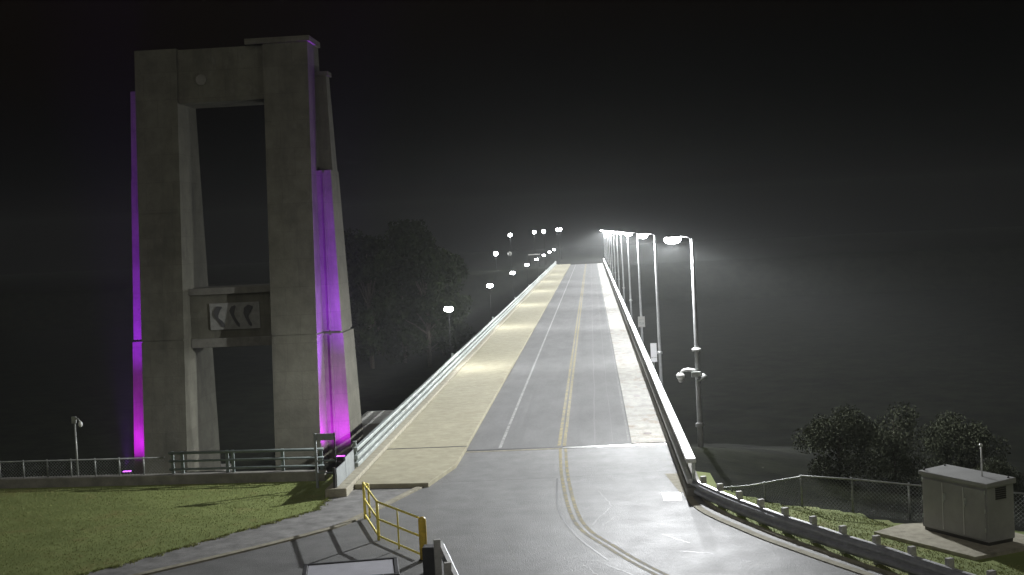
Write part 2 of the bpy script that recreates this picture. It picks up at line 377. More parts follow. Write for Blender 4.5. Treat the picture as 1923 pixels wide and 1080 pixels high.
# ------------------------------------------------------------------ bridge railings
lr = thing('bridge_railing', (-8.3,40,.26), 'long weathered grey three-rail railing along the pale sidewalk', 'railing')
RL = [('rail',.86,.99),('rail',.58,.72),('rail',.33,.47)]
for nm, z0, z1 in RL:
    MB().box(-8.36,-8.22, 42.6, Y1, z0, z1).build(nm, M['rail_left'], lr, bevel=.02)
for i, y in enumerate(ramp(43.2, Y1, 3.1)):
    tall = (i % 10 == 0)
    MB().box(-8.47,-8.365, y-.06, y+.06, .26, 1.12 if tall else .92).build('post', M['rail_left'], lr)
ep = MB().box(-8.36,-8.33, 39.55, 41.0, .27, .84).box(-8.36,-8.33, 41.03, 42.5, .27, .95)
ep.build('end_panel', M['plate'], lr, label='flat grey plate closing the near end')
for y, h in ((39.5,.9),(41.0,.98),(42.55,1.02)):
    MB().box(-8.44,-8.365, y-.04, y+.04, .26, h).build('end_post', M['dark_metal'], lr)
rr = thing('bridge_railing', (2.65,40,.28), 'bright white two-rail railing along the right edge of the bridge', 'railing')
y = 37.8
while y < Y1:
    e = min(y+12.4, Y1)
    MB().box(2.50,2.80, y+.02, e, .93, 1.07).build('top_rail', M['rail_white'], rr, bevel=.03)
    MB().box(2.47,2.63, y-.5 if y<38 else y+.02, e, .42, .56).build('lower_rail', M['rail_white'], rr, bevel=.03)
    y += 12.4
for y in ramp(37.95, Y1, 3.1):
    MB().box(2.67,2.77, y-.05, y+.05, .28, .925).build('post', M['galv'], rr)

# ------------------------------------------------------------------ guardrails
WP = [(a, .30+(z-.42)*1.3) for a, z in [(.0,.42),(.0,.44),(.075,.48),(.075,.52),(.0,.56),(.0,.60),(.075,.64),(.075,.68),(.0,.72),(.0,.74),(-.02,.74)]]
def guardrail(path, label, step, h=0., sd=1):
    post_side = -.14*sd
    o = thing('guardrail', (path[0][0], path[0][1], 0), label, 'guardrail')
    MB().sweep(path, [(a*sd, z+h) for a, z in WP]).build('beam', M['wbeam'], o)
    sm = o.children[0].modifiers.new('t','SOLIDIFY'); sm.thickness = .012
    MB().sweep(path, [(.03*sd,.72+h),(-.07*sd,.723+h)]).build('beam_edge', M['rail_white'], o)
    for x, y, a in along(path, step, -.5):
        nx_, ny_ = sin(a), -cos(a)
        px, py = x + nx_*post_side, y + ny_*post_side
        c, s_ = cos(a), sin(a)
        q = [(px + c*u - s_*v, py + s_*u + c*v) for u, v in ((-.06,-.08),(.06,-.08),(.06,.08),(-.06,.08))]
        MB().poly(q, -.45, .88+h).build('post', M['post'], o, bevel=.01)
        bx, by = x - nx_*.045*sd, y - ny_*.045*sd
        q = [(bx + c*u - s_*v, by + s_*u + c*v) for u, v in ((-.06,-.03),(.06,-.03),(.06,.03),(-.06,.03))]
        MB().poly(q, .45+h, .72+h).build('spacer_block', M['post'], o)
    return o
GP = smooth_path([(2.66,37.7),(3.12,36.25),(3.57,35.0),(4.05,33.8),(4.54,32.65),(5.11,31.5),(5.68,30.3),(6.3,29.15),(6.87,27.95),(7.5,26.7),(9.6,22.6)], 4)
guardrail(GP, 'steel W-beam guardrail curving along the right edge of the road, posts sticking up', 1.2, -.24)
GP2 = [(-3.92,30.15),(-3.75,29.4),(-3.5,28.3),(-3.2,27.0),(-2.6,24.5),(-2,22)]
g2 = guardrail(GP2, 'short pale-topped guardrail seen end-on beside the amber bollard', 2.2, 0., -1)
MB().box(-4.33,-3.97, 29.75, 30.1, -.02, .66).build('end_block', M['dark_metal'], g2, bevel=.02)

# ------------------------------------------------------------------ yellow pedestrian rail, bollard, board, gate frame
yr = thing('pedestrian_rail', (-6.0,33.4,0), 'thin yellow pipe handrail bent round the corner of the footpath', 'handrail')
YP = [(-6.83,36.03),(-6.0,33.4),(-4.62,31.35)]
for z in (1.04,.58,.12):
    MB().tube([(x,y,z) for x,y in YP], .03, 8).build('rail', M['yellow'], yr, smooth=True)
for (x,y), r in (((-6.83,36.03),.042),((-6.0,33.4),.04),((-5.3,32.37),.022)):
    MB().tube([(x,y,-.02),(x,y,1.07)], r, 10).build('post', M['yellow'], yr, smooth=True)
MB().tube([(-6.83,36.03,1.04),(-6.72,36.15,1.0),(-6.72,36.15,-.02)], .03, 8).build('end_return', M['yellow'], yr, smooth=True)
bo = thing('bollard', (-4.5,31.2,0), 'stout amber bollard with domed top at the end of the yellow handrail', 'bollard')
MB().lathe((-4.5,31.2,0), [(.1,-.02),(.1,1.0),(.085,1.05),(.04,1.08),(.005,1.085)], 16).build('post', M['orange'], bo, smooth=True)
MB().box(-4.62,-4.38,31.08,31.32,-.01,.02).build('base_plate', M['dark_metal'], bo)
nb = thing('flat_board', (-5.55,27.3,0), 'pale dark-rimmed board laid flat as a box lid at the bottom edge of the view', 'utility box')  # upright board shaped as a flat lid so the lamp light reaches it
MB().box(-6.50,-4.62,26.62,27.9,-.02,.74).build('body', M['plate'], nb, bevel=.02)
MB().box(-6.49,-4.63,26.63,27.89,.742,.852).build('lid', M['board'], nb)
rim = MB().box(-6.60,-4.52,27.905,28.0,.70,.87).box(-6.60,-4.52,26.5,26.61,.70,.87).box(-6.60,-6.505,26.612,27.903,.70,.87).box(-4.615,-4.52,26.612,27.903,.70,.87)
rim.build('rim', M['dark_metal'], nb, bevel=.01)
nb.rotation_euler = (0,0,radians(10.5))
gf = thing('gate_frame', (-8.95,41,0), 'tall grey post frame with a flat top plate beside the railing end', 'gate')
MB().box(-9.33,-9.25,40.96,41.04,-.05,1.78).build('post', M['plate'], gf, bevel=.008)
MB().box(-8.66,-8.625,40.98,41.02,-.05,1.78).build('post', M['dark_metal'], gf)
MB().box(-9.245,-8.665,40.97,41.03,1.54,1.76).build('top_plate', M['plate'], gf, bevel=.01)
for z in (.85,.45): MB().box(-9.245,-8.665,40.985,41.015,z,z+.04).build('cross_bar', M['rail_green'], gf)

# ------------------------------------------------------------------ parapet wall, tube railing, chain link fences
wl = MB().hexa([(-21.4,43.0,-.3),(-9.3,42.2,-.3),(-9.3,42.6,-.3),(-21.4,43.4,-.3)], [(-21.4,43.0,.30),(-9.3,42.2,.30),(-9.3,42.6,.30),(-21.4,43.4,.30)])
wl.hexa([(-27,39.0,-.3),(-21.4,43.0,-.3),(-21.4,43.4,-.3),(-27.3,39.3,-.3)], [(-27,39.0,.30),(-21.4,43.0,.30),(-21.4,43.4,.30),(-27.3,39.3,.30)])
tag(wl.build('parapet_wall', M['concrete'], bevel=.02), 'low grey concrete wall behind the left lawn', 'wall')
def wy(x): return 43.2 - (x+21.4)*.8/12.1
tr = thing('tube_railing', (-12,42.6,.3), 'pale green steel tube railing on the wall in front of the tower', 'railing')
for z in (1.02,.74,.46):
    MB().tube([(-14.8,wy(-14.8),z),(-9.35,wy(-9.35),z)], .05 if z>1 else .04, 8).build('rail', M['rail_green'], tr, smooth=True)
for x in (-14.7,-14.35,-12.75,-12.55,-10.8,-9.45):
    MB().box(x-.05,x+.05,wy(x)+.05,wy(x)+.13,.29,1.06).build('post', M['rail_green'], tr)
def chain(label, pts, z0, z1, step, post_r=.03, cell=.11, th=.007):
    f = thing('chain_link_fence', (pts[0][0], pts[0][1], z0), label, 'fence')
    wires = MB()
    for (ax,ay,az),(bx,by,bz) in zip(pts, pts[1:]):
        l = hypot(bx-ax,by-ay); hgt = z1-z0; n = int((l+hgt)/cell)
        def P(t, h): t = max(0,min(1,t/l)); return Vector((ax+(bx-ax)*t, ay+(by-ay)*t, az+(bz-az)*t+z0+h))
        for i in range(n+1):
            for sgn in (1,-1):
                t0 = i*cell - (hgt if sgn > 0 else 0); h0 = 0
                t1 = t0 + hgt if sgn > 0 else t0 - hgt; h1 = hgt
                lo, hi = (t0, t1) if t0 < t1 else (t1, t0)
                if hi < 0 or lo > l: continue
                def cl(t):
                    tt = max(0,min(l,t)); return tt, h0 + (h1-h0)*(tt-t0)/(t1-t0)
                (u,a),(v,b) = cl(t0), cl(t1)
                p, q = P(u,a), P(v,b); wires.bar(p, q, th, th)
    wires.build('wire_mesh', M['mesh_wire'], f)
    MB().tube([(x,y,z+z1) for x,y,z in pts], .024, 8).build('top_pipe', M['fence_pipe'], f, smooth=True)
    flat = [(x,y) for x,y,z in pts]
    for x,y,a in along(flat, step, 0):
        i = min(range(len(pts)-1), key=lambda k: seg_d((x,y), flat[k], flat[k+1]))
        l = hypot(flat[i+1][0]-flat[i][0], flat[i+1][1]-flat[i][1]); t = hypot(x-flat[i][0], y-flat[i][1])/l
        z = pts[i][2]*(1-t)+pts[i+1][2]*t
        MB().tube([(x,y+.04,z+z0),(x,y+.04,z+z1+.04)], post_r, 8).build('post', M['fence_pipe'], f, smooth=True)
    return f
chain('dark chain link fence on the low wall left of the tube railing', [(-26.8,39.3,0),(-21.3,43.2,0),(-14.95,wy(-14.95),0)], .28, .88, .88)
def gz(x,y): return ground_z(x,y)
RF = [(3.1,39.6,-1.1),(4.3,37.6,-.62),(5.6,35.75,-.02),(6.9,34.9,.0),(8.4,34.3,-.1),(10.0,33.9,-.2),(12.5,33.0,-.35)]
chain('grey chain link fence curving behind the grass mound on the right', RF, -.1, .86, 1.5, .03)

# ------------------------------------------------------------------ equipment cabinet on its pad
strw('cabinet_pad', MB().poly([(6.75,32.3),(8.45,29.6),(10.6,30.7),(9.2,33.3),(7.6,33.0)], -.05, .06), M['kerb'])
cb = thing('equipment_cabinet', (9,31.5,.06), 'large grey-brown metal cabinet with three doors standing on a concrete pad', 'cabinet')
A = Vector((7.98,32.35,.09)); B = Vector((9.03,30.48,.09)); u = (B-A); wd = u.length; u.normalize(); n_ = Vector((-u.y, u.x, 0)); dp = .84
def cp(a, d, z): v = A + u*a + n_*d; return (v.x, v.y, .09+z)
def cbox(mb, a0, a1, d0, d1, z0, z1, slope=0):
    return mb.hexa([cp(a0,d0,z0),cp(a1,d0,z0),cp(a1,d1,z0),cp(a0,d1,z0)], [cp(a0,d0,z1),cp(a1,d0,z1),cp(a1,d1,z1+slope),cp(a0,d1,z1+slope)])
HC = 1.37
cbox(MB(), 0, wd, 0, dp, .06, HC).build('body', M['cabinet'], cb)
cbox(MB(), -.05, wd+.05, -.06, dp+.05, HC+.002, HC+.10, .04).build('roof', M['cabinet'], cb, bevel=.015)
cbox(MB(), .03, wd-.03, .03, dp-.03, -.03, .058).build('plinth', M['cabinet_dark'], cb)
for i in range(3):
    a0 = .05 + i*(wd-.1)/3
    d = cbox(MB(), a0+.008, a0+(wd-.1)/3-.008, -.03, -.002, .1, HC-.08).build('door', M['cabinet'], cb, bevel=.008)
    if i:
        hd = MB(); cbox(hd, a0+.04, a0+.10, -.06, -.031, .86, 1.02); cbox(hd, a0+.055, a0+.085, -.09, -.061, .80, .96)
        hd.build('handle', M['galv'], d)
    tr_ = cbox(MB(), a0-.012, a0+.004, -.04, -.031, .12, HC-.1).build('door_strip', M['white_metal'] if i else M['cabinet_dark'], d)
vt = MB()
for k in range(6): vt.hexa([cp(wd+.002,.25,1.05+k*.05),cp(wd+.02,.25,1.05+k*.05),cp(wd+.02,dp-.25,1.05+k*.05),cp(wd+.002,dp-.25,1.05+k*.05)],[cp(wd+.002,.25,1.085+k*.05),cp(wd+.008,.25,1.085+k*.05),cp(wd+.008,dp-.25,1.085+k*.05),cp(wd+.002,dp-.25,1.085+k*.05)])
vt.build('vent', M['cabinet_dark'], cb)
for z in (.3,.75,1.2):
    for a in (.045,wd-.06): cbox(MB(), a, a+.025, -.05, -.031, z, z+.1).build('hinge', M['galv'], cb)
ant = MB().tube([cp(wd*.72,dp*.55,HC+.1),cp(wd*.72,dp*.55,HC+.85)], .02, 8).build('antenna', M['white_metal'], cb, smooth=True)
MB().ball(cp(wd*.72,dp*.55,HC+.88), .045, 10, 6).build('antenna_tip', M['white_metal'], ant, smooth=True)
for a,d in ((.05,.05),(.05,dp-.1),(wd-.05,dp-.1)):
    p = cp(a,d,HC+.1); MB().lathe(p, [(.03,0),(.03,.05),(.012,.07)], 8).build('lifting_eye', M['cabinet_dark'], cb)

# ------------------------------------------------------------------ concrete portal tower
TZ0, TZ1 = -2.4, 16.9
def lerp(a,b,t): return a+(b-a)*t
def fy(z): return lerp(54.3,56.2,(z+1.8)/18.6)      # front face
def by_(z): return lerp(59.2,58.5,(z+1.8)/18.6)     # back face
def ffy(z): return fy(z) + lerp(1.6,.75,(z+1.8)/18.6)
def fin_w(z): return lerp(1.0,.5,(z+1.8)/18.6)
tw = thing('portal_tower', (-16,56.8,TZ0), 'tall grey concrete portal tower with two battered legs lit purple along their edges', 'tower')
def slab(x0, x1, z0, z1, f0, b0, mb=None):
    mb = mb or MB()
    return mb.hexa([(x0(z0),f0(z0),z0),(x1(z0),f0(z0),z0),(x1(z0),b0(z0),z0),(x0(z0),b0(z0),z0)], [(x0(z1),f0(z1),z1),(x1(z1),f0(z1),z1),(x1(z1),b0(z1),z1),(x0(z1),b0(z1),z1)])
K = lambda c: (lambda z: c)
JOINTS = [TZ0, 3.98, 4.03, 9.6, 9.63, 14.4]
def leg(x0, x1):
    mb = MB()
    zs = [(TZ0,3.97,0),(3.97,4.03,.035),(4.03,9.6,0),(9.6,9.63,.02),(9.63,TZ1,0)]
    for z0,z1,r in zs: slab(K(x0+r),K(x1-r),z0,z1,lambda z:fy(z)+r,lambda z:by_(z)-r,mb)
    return mb.build('leg', M['tower'], tw)
l1 = leg(-19.9,-18.0); l2 = leg(-14.1,-12.1)
def fin(side, xi, parent):
    o = (lambda s: (lambda z: xi + side*fin_w(z)*s))
    def stage(mb, z0, z1, back, grow=0., front=0.):
        xo = lambda z: xi + side*(fin_w(z)+grow)
        a, b = (K(xi), xo) if side > 0 else (xo, K(xi))
        return slab(a, b, z0, z1, lambda z: ffy(z)+front, lambda z: by_(z)-back, mb)
    mb = MB()
    stage(mb, TZ0, 3.92, .25, .05)
    stage(mb, 3.92, 4.02, .3, -.08, .08)
    stage(mb, 4.02, 11.2, .3)
    if side > 0: stage(mb, 11.2, 15.5, .33, -.04, .62)
    else: stage(mb, 11.2, 15.2, .32, -.02, .0)
    if side > 0: stage(mb, 15.5, 15.7, .25, .06, .56)
    mb.build('side_fin', M['tower'], parent)
    # shallow rib standing proud of the fin face
    rb = MB(); xa = xi + side*.28; xb = xi + side*.36
    a, b = min(xa,xb), max(xa,xb)
    slab(K(a),K(b),TZ0,3.85,lambda z: ffy(z)-.06,lambda z: ffy(z)-.001,rb)
    slab(K(a),K(b),4.1,11.1,lambda z: ffy(z)-.06,lambda z: ffy(z)-.001,rb)
    rb.build('rib', M['tower'], parent)
fin(-1,-19.9,l1); fin(1,-12.1,l2)
li = slab(K(-17.995),K(-14.105),14.45,16.85,lambda z: fy(z)+.12,lambda z: by_(z)-.12).build('lintel', M['tower'], tw)
MB().add([(-16.93+.24*cos(a*pi/8), fy(15.4)+.06+.12*s, 15.45+.24*sin(a*pi/8)) for s in (0,1) for a in range(16)],
         [tuple(range(15,-1,-1))] + [(a,(a+1)%16,16+(a+1)%16,16+a) for a in range(16)]).build('round_boss', M['ledge'], li)
slab(K(-14.9),K(-12.0),TZ1+.005,TZ1+.25,lambda z: fy(z)-.04,lambda z: by_(z)+.04).build('cap', M['tower'], tw)
FB = 56.0
cbm = MB().box(-17.995,-14.105,FB,58.4,3.95,5.9).build('cross_beam', M['tower'], tw)
MB().box(-17.99,-14.11,FB-.14,58.45,5.903,6.2).build('upper_ledge', M['ledge'], cbm, bevel=.02)
MB().box(-17.99,-14.11,FB-.16,58.45,3.55,3.947).build('lower_ledge', M['ledge'], cbm, bevel=.02)
pn = MB().box(-17.1,-14.85,FB-.05,FB-.003,4.32,5.5).build('relief_panel', M['relief'], cbm)
def figure(cx, cz, pts, rs):
    mb = MB(); n = len(pts); L = []; Rr = []
    for i,(x,z) in enumerate(pts):
        a = pts[max(i-1,0)]; b = pts[min(i+1,n-1)]; dx,dz = b[0]-a[0], b[1]-a[1]; l = hypot(dx,dz)
        L.append((cx+x-dz/l*rs[i], cz+z+dx/l*rs[i])); Rr.append((cx+x+dz/l*rs[i], cz+z-dx/l*rs[i]))
    ring = L + list(reversed(Rr)); y0, y1 = FB-.085, FB-.052
    m = len(ring)
    mb.add([(x,y0,z) for x,z in ring] + [(x,y1,z) for x,z in ring], [(i,(i+1),m-2-i,m-1-i) for i in range(n-1)] + [(i,(i+1)%m,m+(i+1)%m,m+i) for i in range(m)])
    return mb.build('figure', M['figure'], pn.parent if False else cbm)
CZ = 4.92
f1 = figure(-16.72, CZ, [(.18,.40),(.02,.36),(-.08,.2),(-.1,.02),(-.02,-.12),(.12,-.26),(.2,-.4),(.24,-.48)], [.03,.11,.13,.09,.05,.07,.09,.02])
f2 = figure(-16.05, CZ, [(.12,.44),(.02,.36),(-.04,.22),(-.02,.05),(.04,-.1),(.12,-.25),(.22,-.4),(.26,-.5)], [.03,.1,.12,.07,.06,.06,.07,.02])
f3 = figure(-15.35, CZ, [(.2,.36),(.06,.34),(-.04,.24),(-.1,.08),(-.08,-.1),(-.02,-.25),(.06,-.4),(.1,-.48)], [.04,.14,.18,.12,.07,.06,.07,.02])
MB().box(-20.9,-17.6,53.7,60,-4,TZ0+.002).box(-14.5,-11.0,53.7,60,-4,TZ0+.002).build('footing', M['concrete'], tw)

# purple floodlights at the foot of the legs
def light(name, kind, loc, energy, col, parent, size=.2, angle=None, blend=.5, rot=(0,0,0)):
    l = bpy.data.lights.new(name, kind); l.energy = energy; l.color = col
    if kind in ('POINT','SPOT'): l.shadow_soft_size = size
    if kind == 'SPOT': l.spot_size = angle; l.spot_blend = blend
    if kind == 'AREA': l.shape = 'DISK'; l.size = size; l.spread = angle or pi
    o = bpy.data.objects.new(name, l); COL.objects.link(o); o.location = loc; o.rotation_euler = rot
    if parent:
        o.parent = parent; o.matrix_parent_inverse = Matrix.Translation(-Vector(parent.location)) if parent.type == 'EMPTY' else Matrix()
    return o
def flood(x, y, z, tx, lab, e):
    o = thing('floodlight', (x,y,z), lab, 'floodlight', 'purple floodlights on the tower')
    MB().box(x-.2,x+.2,y-.12,y+.12,z+.1,z+.28).build('housing', M['dark_metal'], o, bevel=.02)
    MB().box(x-.17,x+.17,y-.10,y+.10,z+.281,z+.295).build('lens', M['purple_glow'], o)
    for sx in (-.222,.222): MB().box(x+sx-.017,x+sx+.017,y-.04,y+.04,z,z+.22).build('bracket', M['dark_metal'], o)
    for aim, en, col, ang in (((tx,y+1.35,z+3.2), e*.75, (.52,.012,.85), 125), ((tx,y+1.9,z+14), e*11, (.34,.02,1.), 30)):
        d = Vector(aim) - Vector((x,y,z+.32))
        light('beam', 'SPOT', (x,y,z+.33), en, col, o, .12, radians(ang), 1., d.to_track_quat('-Z','Y').to_euler())
    return o
PE = 1150
flood(-11.25, 54.45, ground_z(-11.25,54.45), -11.55, 'purple floodlight at the foot of the right tower leg', PE)
flood(-20.75, 54.45, ground_z(-20.75,54.45), -20.4, 'purple floodlight at the foot of the left tower leg', PE)

# ------------------------------------------------------------------ street lamps
LAMP_P = 1500.
def batwing(l):
    # street-lamp optics: weaker straight down, strong throw to the sides, fading above the horizontal
    l.use_nodes = True; nt = l.node_tree; N = nt.nodes; L = nt.links; em = N['Emission']
    tc = N.new('ShaderNodeTexCoord'); sp = N.new('ShaderNodeSeparateXYZ'); L.new(tc.outputs['Normal'], sp.inputs[0])
    fc = N.new('ShaderNodeFloatCurve'); cv = fc.mapping.curves[0]
    mr = N.new('ShaderNodeMapRange'); mr.inputs['From Min'].default_value = -1; mr.inputs['From Max'].default_value = 1
    L.new(sp.outputs['Z'], mr.inputs['Value']); L.new(mr.outputs['Result'], fc.inputs['Value'])
    pts = BAT
    while len(cv.points) < len(pts): cv.points.new(.5,.5)
    for p,(a,b) in zip(cv.points, pts): p.location = (a,b); p.handle_type = 'VECTOR'
    fc.mapping.update()
    mu = N.new('ShaderNodeMath'); mu.operation = 'MULTIPLY'; mu.inputs[1].default_value = 4.
    L.new(fc.outputs[0], mu.inputs[0]); L.new(mu.outputs[0], em.inputs['Strength'])
BAT = [(0,.17),(.08,.19),(.17,.3),(.26,.66),(.31,.95),(.36,.95),(.43,.5),(.5,.23),(.6,.1),(.7,.05),(1.,.03)]
def lamp_parts(root, at, head_z=7.45):
    x, y, z = at
    MB().tube([(x,y,-7.),(x,y,.5),(x,y,head_z-.12),(x-.01,y,head_z)], [.13,.10,.065,.055], 12).build('pole', M['pole'], root, smooth=True)
    MB().tube([(x,y,head_z-.05),(x-.14,y,head_z+.08),(x-.45,y,head_z+.12)], [.035,.03,.03], 8).build('arm', M['arm'], root, smooth=True)
    hd = MB().lathe((x-.72,y,head_z+.06), [(.2,.025),(.21,.045),(.17,.075),(.09,.095),(.02,.1)], 16, 1.3, .85).build('lamp_head', M['arm'], root, smooth=True)
    MB().lathe((x-.72,y,head_z+.05), [(.02,-.21),(.13,-.19),(.21,-.13),(.245,-.05),(.235,.01),(.19,.033)], 16, 1.3, .9).build('lens', M['lamp_glow'], hd, smooth=True)
    lo = light('lamp_light', 'POINT', (x-.74,y,head_z-.24), LAMP_P, (.96,.98,1.), root, .1)
    batwing(lo.data)
    MB().lathe((x,y,.4), [(.16,0),(.16,.12),(.11,.16)], 12).build('collar', M['pole'], root)
ORD = ['nearest','second','third','fourth','fifth','sixth','seventh','eighth','ninth','tenth','eleventh','twelfth','thirteenth']
def lamp_label(i):
    if i == 0: return 'nearest street lamp on the right, with cameras on its tall grey pole'
    if i == 2: return 'third street lamp in the right-hand row, with a grey sign on its pole'
    return '%s street lamp counted along the right-hand row into the mist' % ORD[i]
lamp0 = thing('street_lamp', (3.75,48,0), lamp_label(0), 'street lamp', 'street lamps along the right side of the bridge')
lamp_parts(lamp0, (3.75,48,0))
lamps = [lamp0]
for i in range(1, 13):
    lamps.append(dup(lamp0, (3.75+.01*i, 48+28*i, -.006*i), lamp_label(i)))
MB().lathe((3.75,48,3.25), [(.17,0),(.18,.05),(.17,.1),(.12,.12)], 14).build('ring_clamp', M['white_metal'], lamp0, smooth=True)
sc = thing('surveillance_camera', (3.7,48,2.4), 'white ball camera hanging from a bent arm on the nearest lamp pole', 'camera')
MB().tube([(3.64,47.88,2.52),(3.4,47.87,2.58),(3.2,47.87,2.55),(3.1,47.87,2.42)], [.07,.07,.06,.06], 10).build('arm', M['white_metal'], sc, smooth=True)
MB().lathe((3.1,47.87,2.2), [(.02,-.02),(.1,.02),(.15,.1),(.16,.2),(.1,.26)], 14).build('dome', M['white_metal'], sc, smooth=True)
MB().ball((3.1,47.87,2.2), .1, 12, 6).build('lens', M['sign_grey'], sc, smooth=True)
MB().box(3.5,3.86,47.75,47.875,2.3,2.5).build('junction_box', M['galv'], sc, bevel=.02)
hs = thing('horn_speaker', (3.8,47.9,2.2), 'small grey horn device on the nearest lamp pole below the ball camera', 'horn')
MB().tube([(3.66,47.82,2.14),(3.8,47.8,2.15),(3.92,47.78,2.24),(4.02,47.76,2.36)], [.05,.04,.07,.13], 10).build('horn', M['galv'], hs, smooth=True)
MB().box(3.7,3.8,47.83,47.88,2.1,2.2).build('bracket', M['dark_metal'], hs)

# globe lamps on the left railing
def globe_parts(root, p, h=3.35, twin=True):
    x, y, z = p
    MB().tube([(x,y,z),(x,y,z+.3),(x,y,z+h-.2)], [.04,.02,.015], 8).build('pole', M['black'], root, smooth=True)
    MB().lathe((x,y,z+h-.25), [(.03,0),(.08,.08),(.1,.12)], 12).build('lamp_collar', M['black'], root, smooth=True)
    for o_ in (-.125,.125):
        MB().ball((x+o_,y,z+h+.04), .145, 14, 10).build('globe', M['globe_glow'], root, smooth=True)
    MB().lathe((x,y,z+h-.16), [(.05,0),(.12,.1),(.15,.19)], 14).build('diffuser', M['globe_glow'], root, smooth=True)
    light('globe_light', 'POINT', (x+1.0,y-.1,z+h-.2), GLOBE_P, (.96,.98,1.), root, .12)
GLOBE_P = 190.
gl0 = thing('globe_lamp', (-8.58,75,0), 'nearest twin globe lamp on a thin dark post outside the left railing', 'globe lamp', 'globe lamps along the left railing')
globe_parts(gl0, (-8.58,75,0), 3.65)
for i in range(1, 8):
    dup(gl0, (-8.58,75+31*i,0), '%s twin globe lamp counted along the left railing' % ORD[i])
# far lamps beyond the end of the bridge
fl0 = None
FARL = [(-22.6,300,7.6,'leftmost'),(-14.1,320,7.85,'second'),(-11.9,325,7.9,'third'),(-8.6,332,8.1,'fourth'),(-8.5,360,8.2,'rightmost')]
for i,(x,y,z,nm) in enumerate([(-18.9,300,7.5,'first'),(-14.1,320,7.85,'second'),(-11.9,325,7.95,'third'),(-8.55,332,8.15,'fourth'),(-8.5,360,8.3,'fifth')]):
    lab = '%s from the left of the tall globe lamps beyond the bridge end' % nm
    if fl0 is None:
        fl0 = thing('globe_lamp', (0,0,0), lab, 'globe lamp', 'tall globe lamps beyond the bridge')
        MB().tube([(0,0,-8.6),(0,0,-.2)], [.05,.03], 8).build('pole', M['black'], fl0, smooth=True)
        MB().ball((0,0,0), .42, 14, 10).build('globe', M['globe_glow'], fl0, smooth=True)
        light('globe_light', 'POINT', (.3,-.3,-.75), 160, (.96,.98,1.), fl0, .2)
        fl0.location = (x,y,z)
    else: dup(fl0, (x,y,z), lab)
lo0 = thing('wall_lamp', (-24*300/320,300,3.2), 'low bright lamp left of the tall globe lamps, over a pale slab', 'lamp', 'low lamps beyond the bridge')
def low_lamp(root, x, y, z, m):
    MB().ball((x,y,z), .5, 14, 8).build('globe', m, root, smooth=True)
    MB().tube([(x,y,-1.2),(x,y,z-.4)], .05, 8).build('post', M['black'], root)
low_lamp(lo0, -22.5, 300, 3.3, M['globe_glow'])
light('globe_light', 'POINT', (-22.5,299.4,2.7), 260, (.9,.93,1.), lo0, .2)
lo1 = thing('wall_lamp', (-19.1,299,3.0), 'dim low lamp at the foot of the leftmost tall globe lamp', 'lamp', 'low lamps beyond the bridge')
low_lamp(lo1, -19.1, 298.6, 3.1, M['panel'])
sh = thing('shelter', (-13.4,312,-.6), 'small flat-roofed pale shelter far beyond the bridge, left of the road', 'shelter')
MB().box(-15.4,-12.6,310,313,2.35,2.55).build('roof', M['panel'], sh)
for x in (-15.2,-12.8):
    for y in (310.2,312.8): MB().box(x-.06,x+.06,y-.06,y+.06,-1.0,2.35).build('post', M['black'], sh)

# ------------------------------------------------------------------ signs and camera poles
s1 = thing('road_sign', (3.2,72,0), 'narrow white upright sign just outside the right bridge railing', 'sign')
MB().box(3.05,3.40,71.97,71.99,.62,1.42).build('plate', M['sign_white'], s1, bevel=.004)
MB().box(3.05,3.40,71.97,71.99,.36,.60).build('lower_plate', M['sign_white'], s1, bevel=.004)
MB().tube([(3.22,72.03,-.6),(3.22,72.03,1.4)], .03, 8).build('post', M['galv'], s1)
MB().box(2.9,3.25,72.0,72.06,-.45,-.35).build('bracket', M['galv'], s1)
s2 = thing('pole_sign', (3.77,104,0), 'square grey sign strapped to the third lamp pole, low over the railing', 'sign')
MB().box(3.49,4.05,103.8,103.83,-.15,.72).build('plate', M['sign_grey'], s2, bevel=.006)
MB().box(3.56,3.98,103.79,103.798,.4,.47).box(3.56,3.98,103.79,103.798,.05,.3).build('faded_lettering', M['fence_pipe'], s2)
MB().box(3.66,3.9,103.835,103.88,.2,.3).build('strap', M['galv'], s2)
cp_ = thing('camera_pole', (-25.65*42.9/60,42.9,.3), 'short thin pole with a drooping camera on the left wall', 'camera pole')
PX = -18.25
MB().tube([(PX,43.3,-.2),(PX,43.3,2.28)], .035, 8).build('pole', M['fence_pipe'], cp_, smooth=True)
MB().tube([(PX-.02,43.3,2.2),(PX+.02,43.25,2.3),(PX+.16,43.2,2.28),(PX+.25,43.15,2.18)], .035, 8).build('arm', M['fence_pipe'], cp_, smooth=True)
MB().ball((PX+.27,43.14,2.1), .075, 12, 8, 1,1,1.4).build('camera_dome', M['white_metal'], cp_, smooth=True)
MB().box(PX-.07,PX+.09,43.2,43.26,2.12,2.36).build('junction_box', M['fence_pipe'], cp_)

# pale slab and rocks beyond the railing
tag(MB().box(-13.4,-10.6,68,73,-3.2,-1.9).build('concrete_block', M['panel'], bevel=.05), 'pale flat-topped concrete block beyond the railing, right of the tower', 'concrete block')
# drain covers in the right shoulder
for i,(x,y,lab) in enumerate([(1.82,60.2,'farther oval rusty drain cover in the right shoulder'),(1.83,49.2,'nearer oval rusty drain cover in the right shoulder')]):
    o = tag(MB().lathe((x,y,.03), [(.16,-.005),(.16,.006),(.14,.009)], 16, 1, 1.6).build('drain_cover', M['brown']), lab, 'drain cover', 'drain covers')

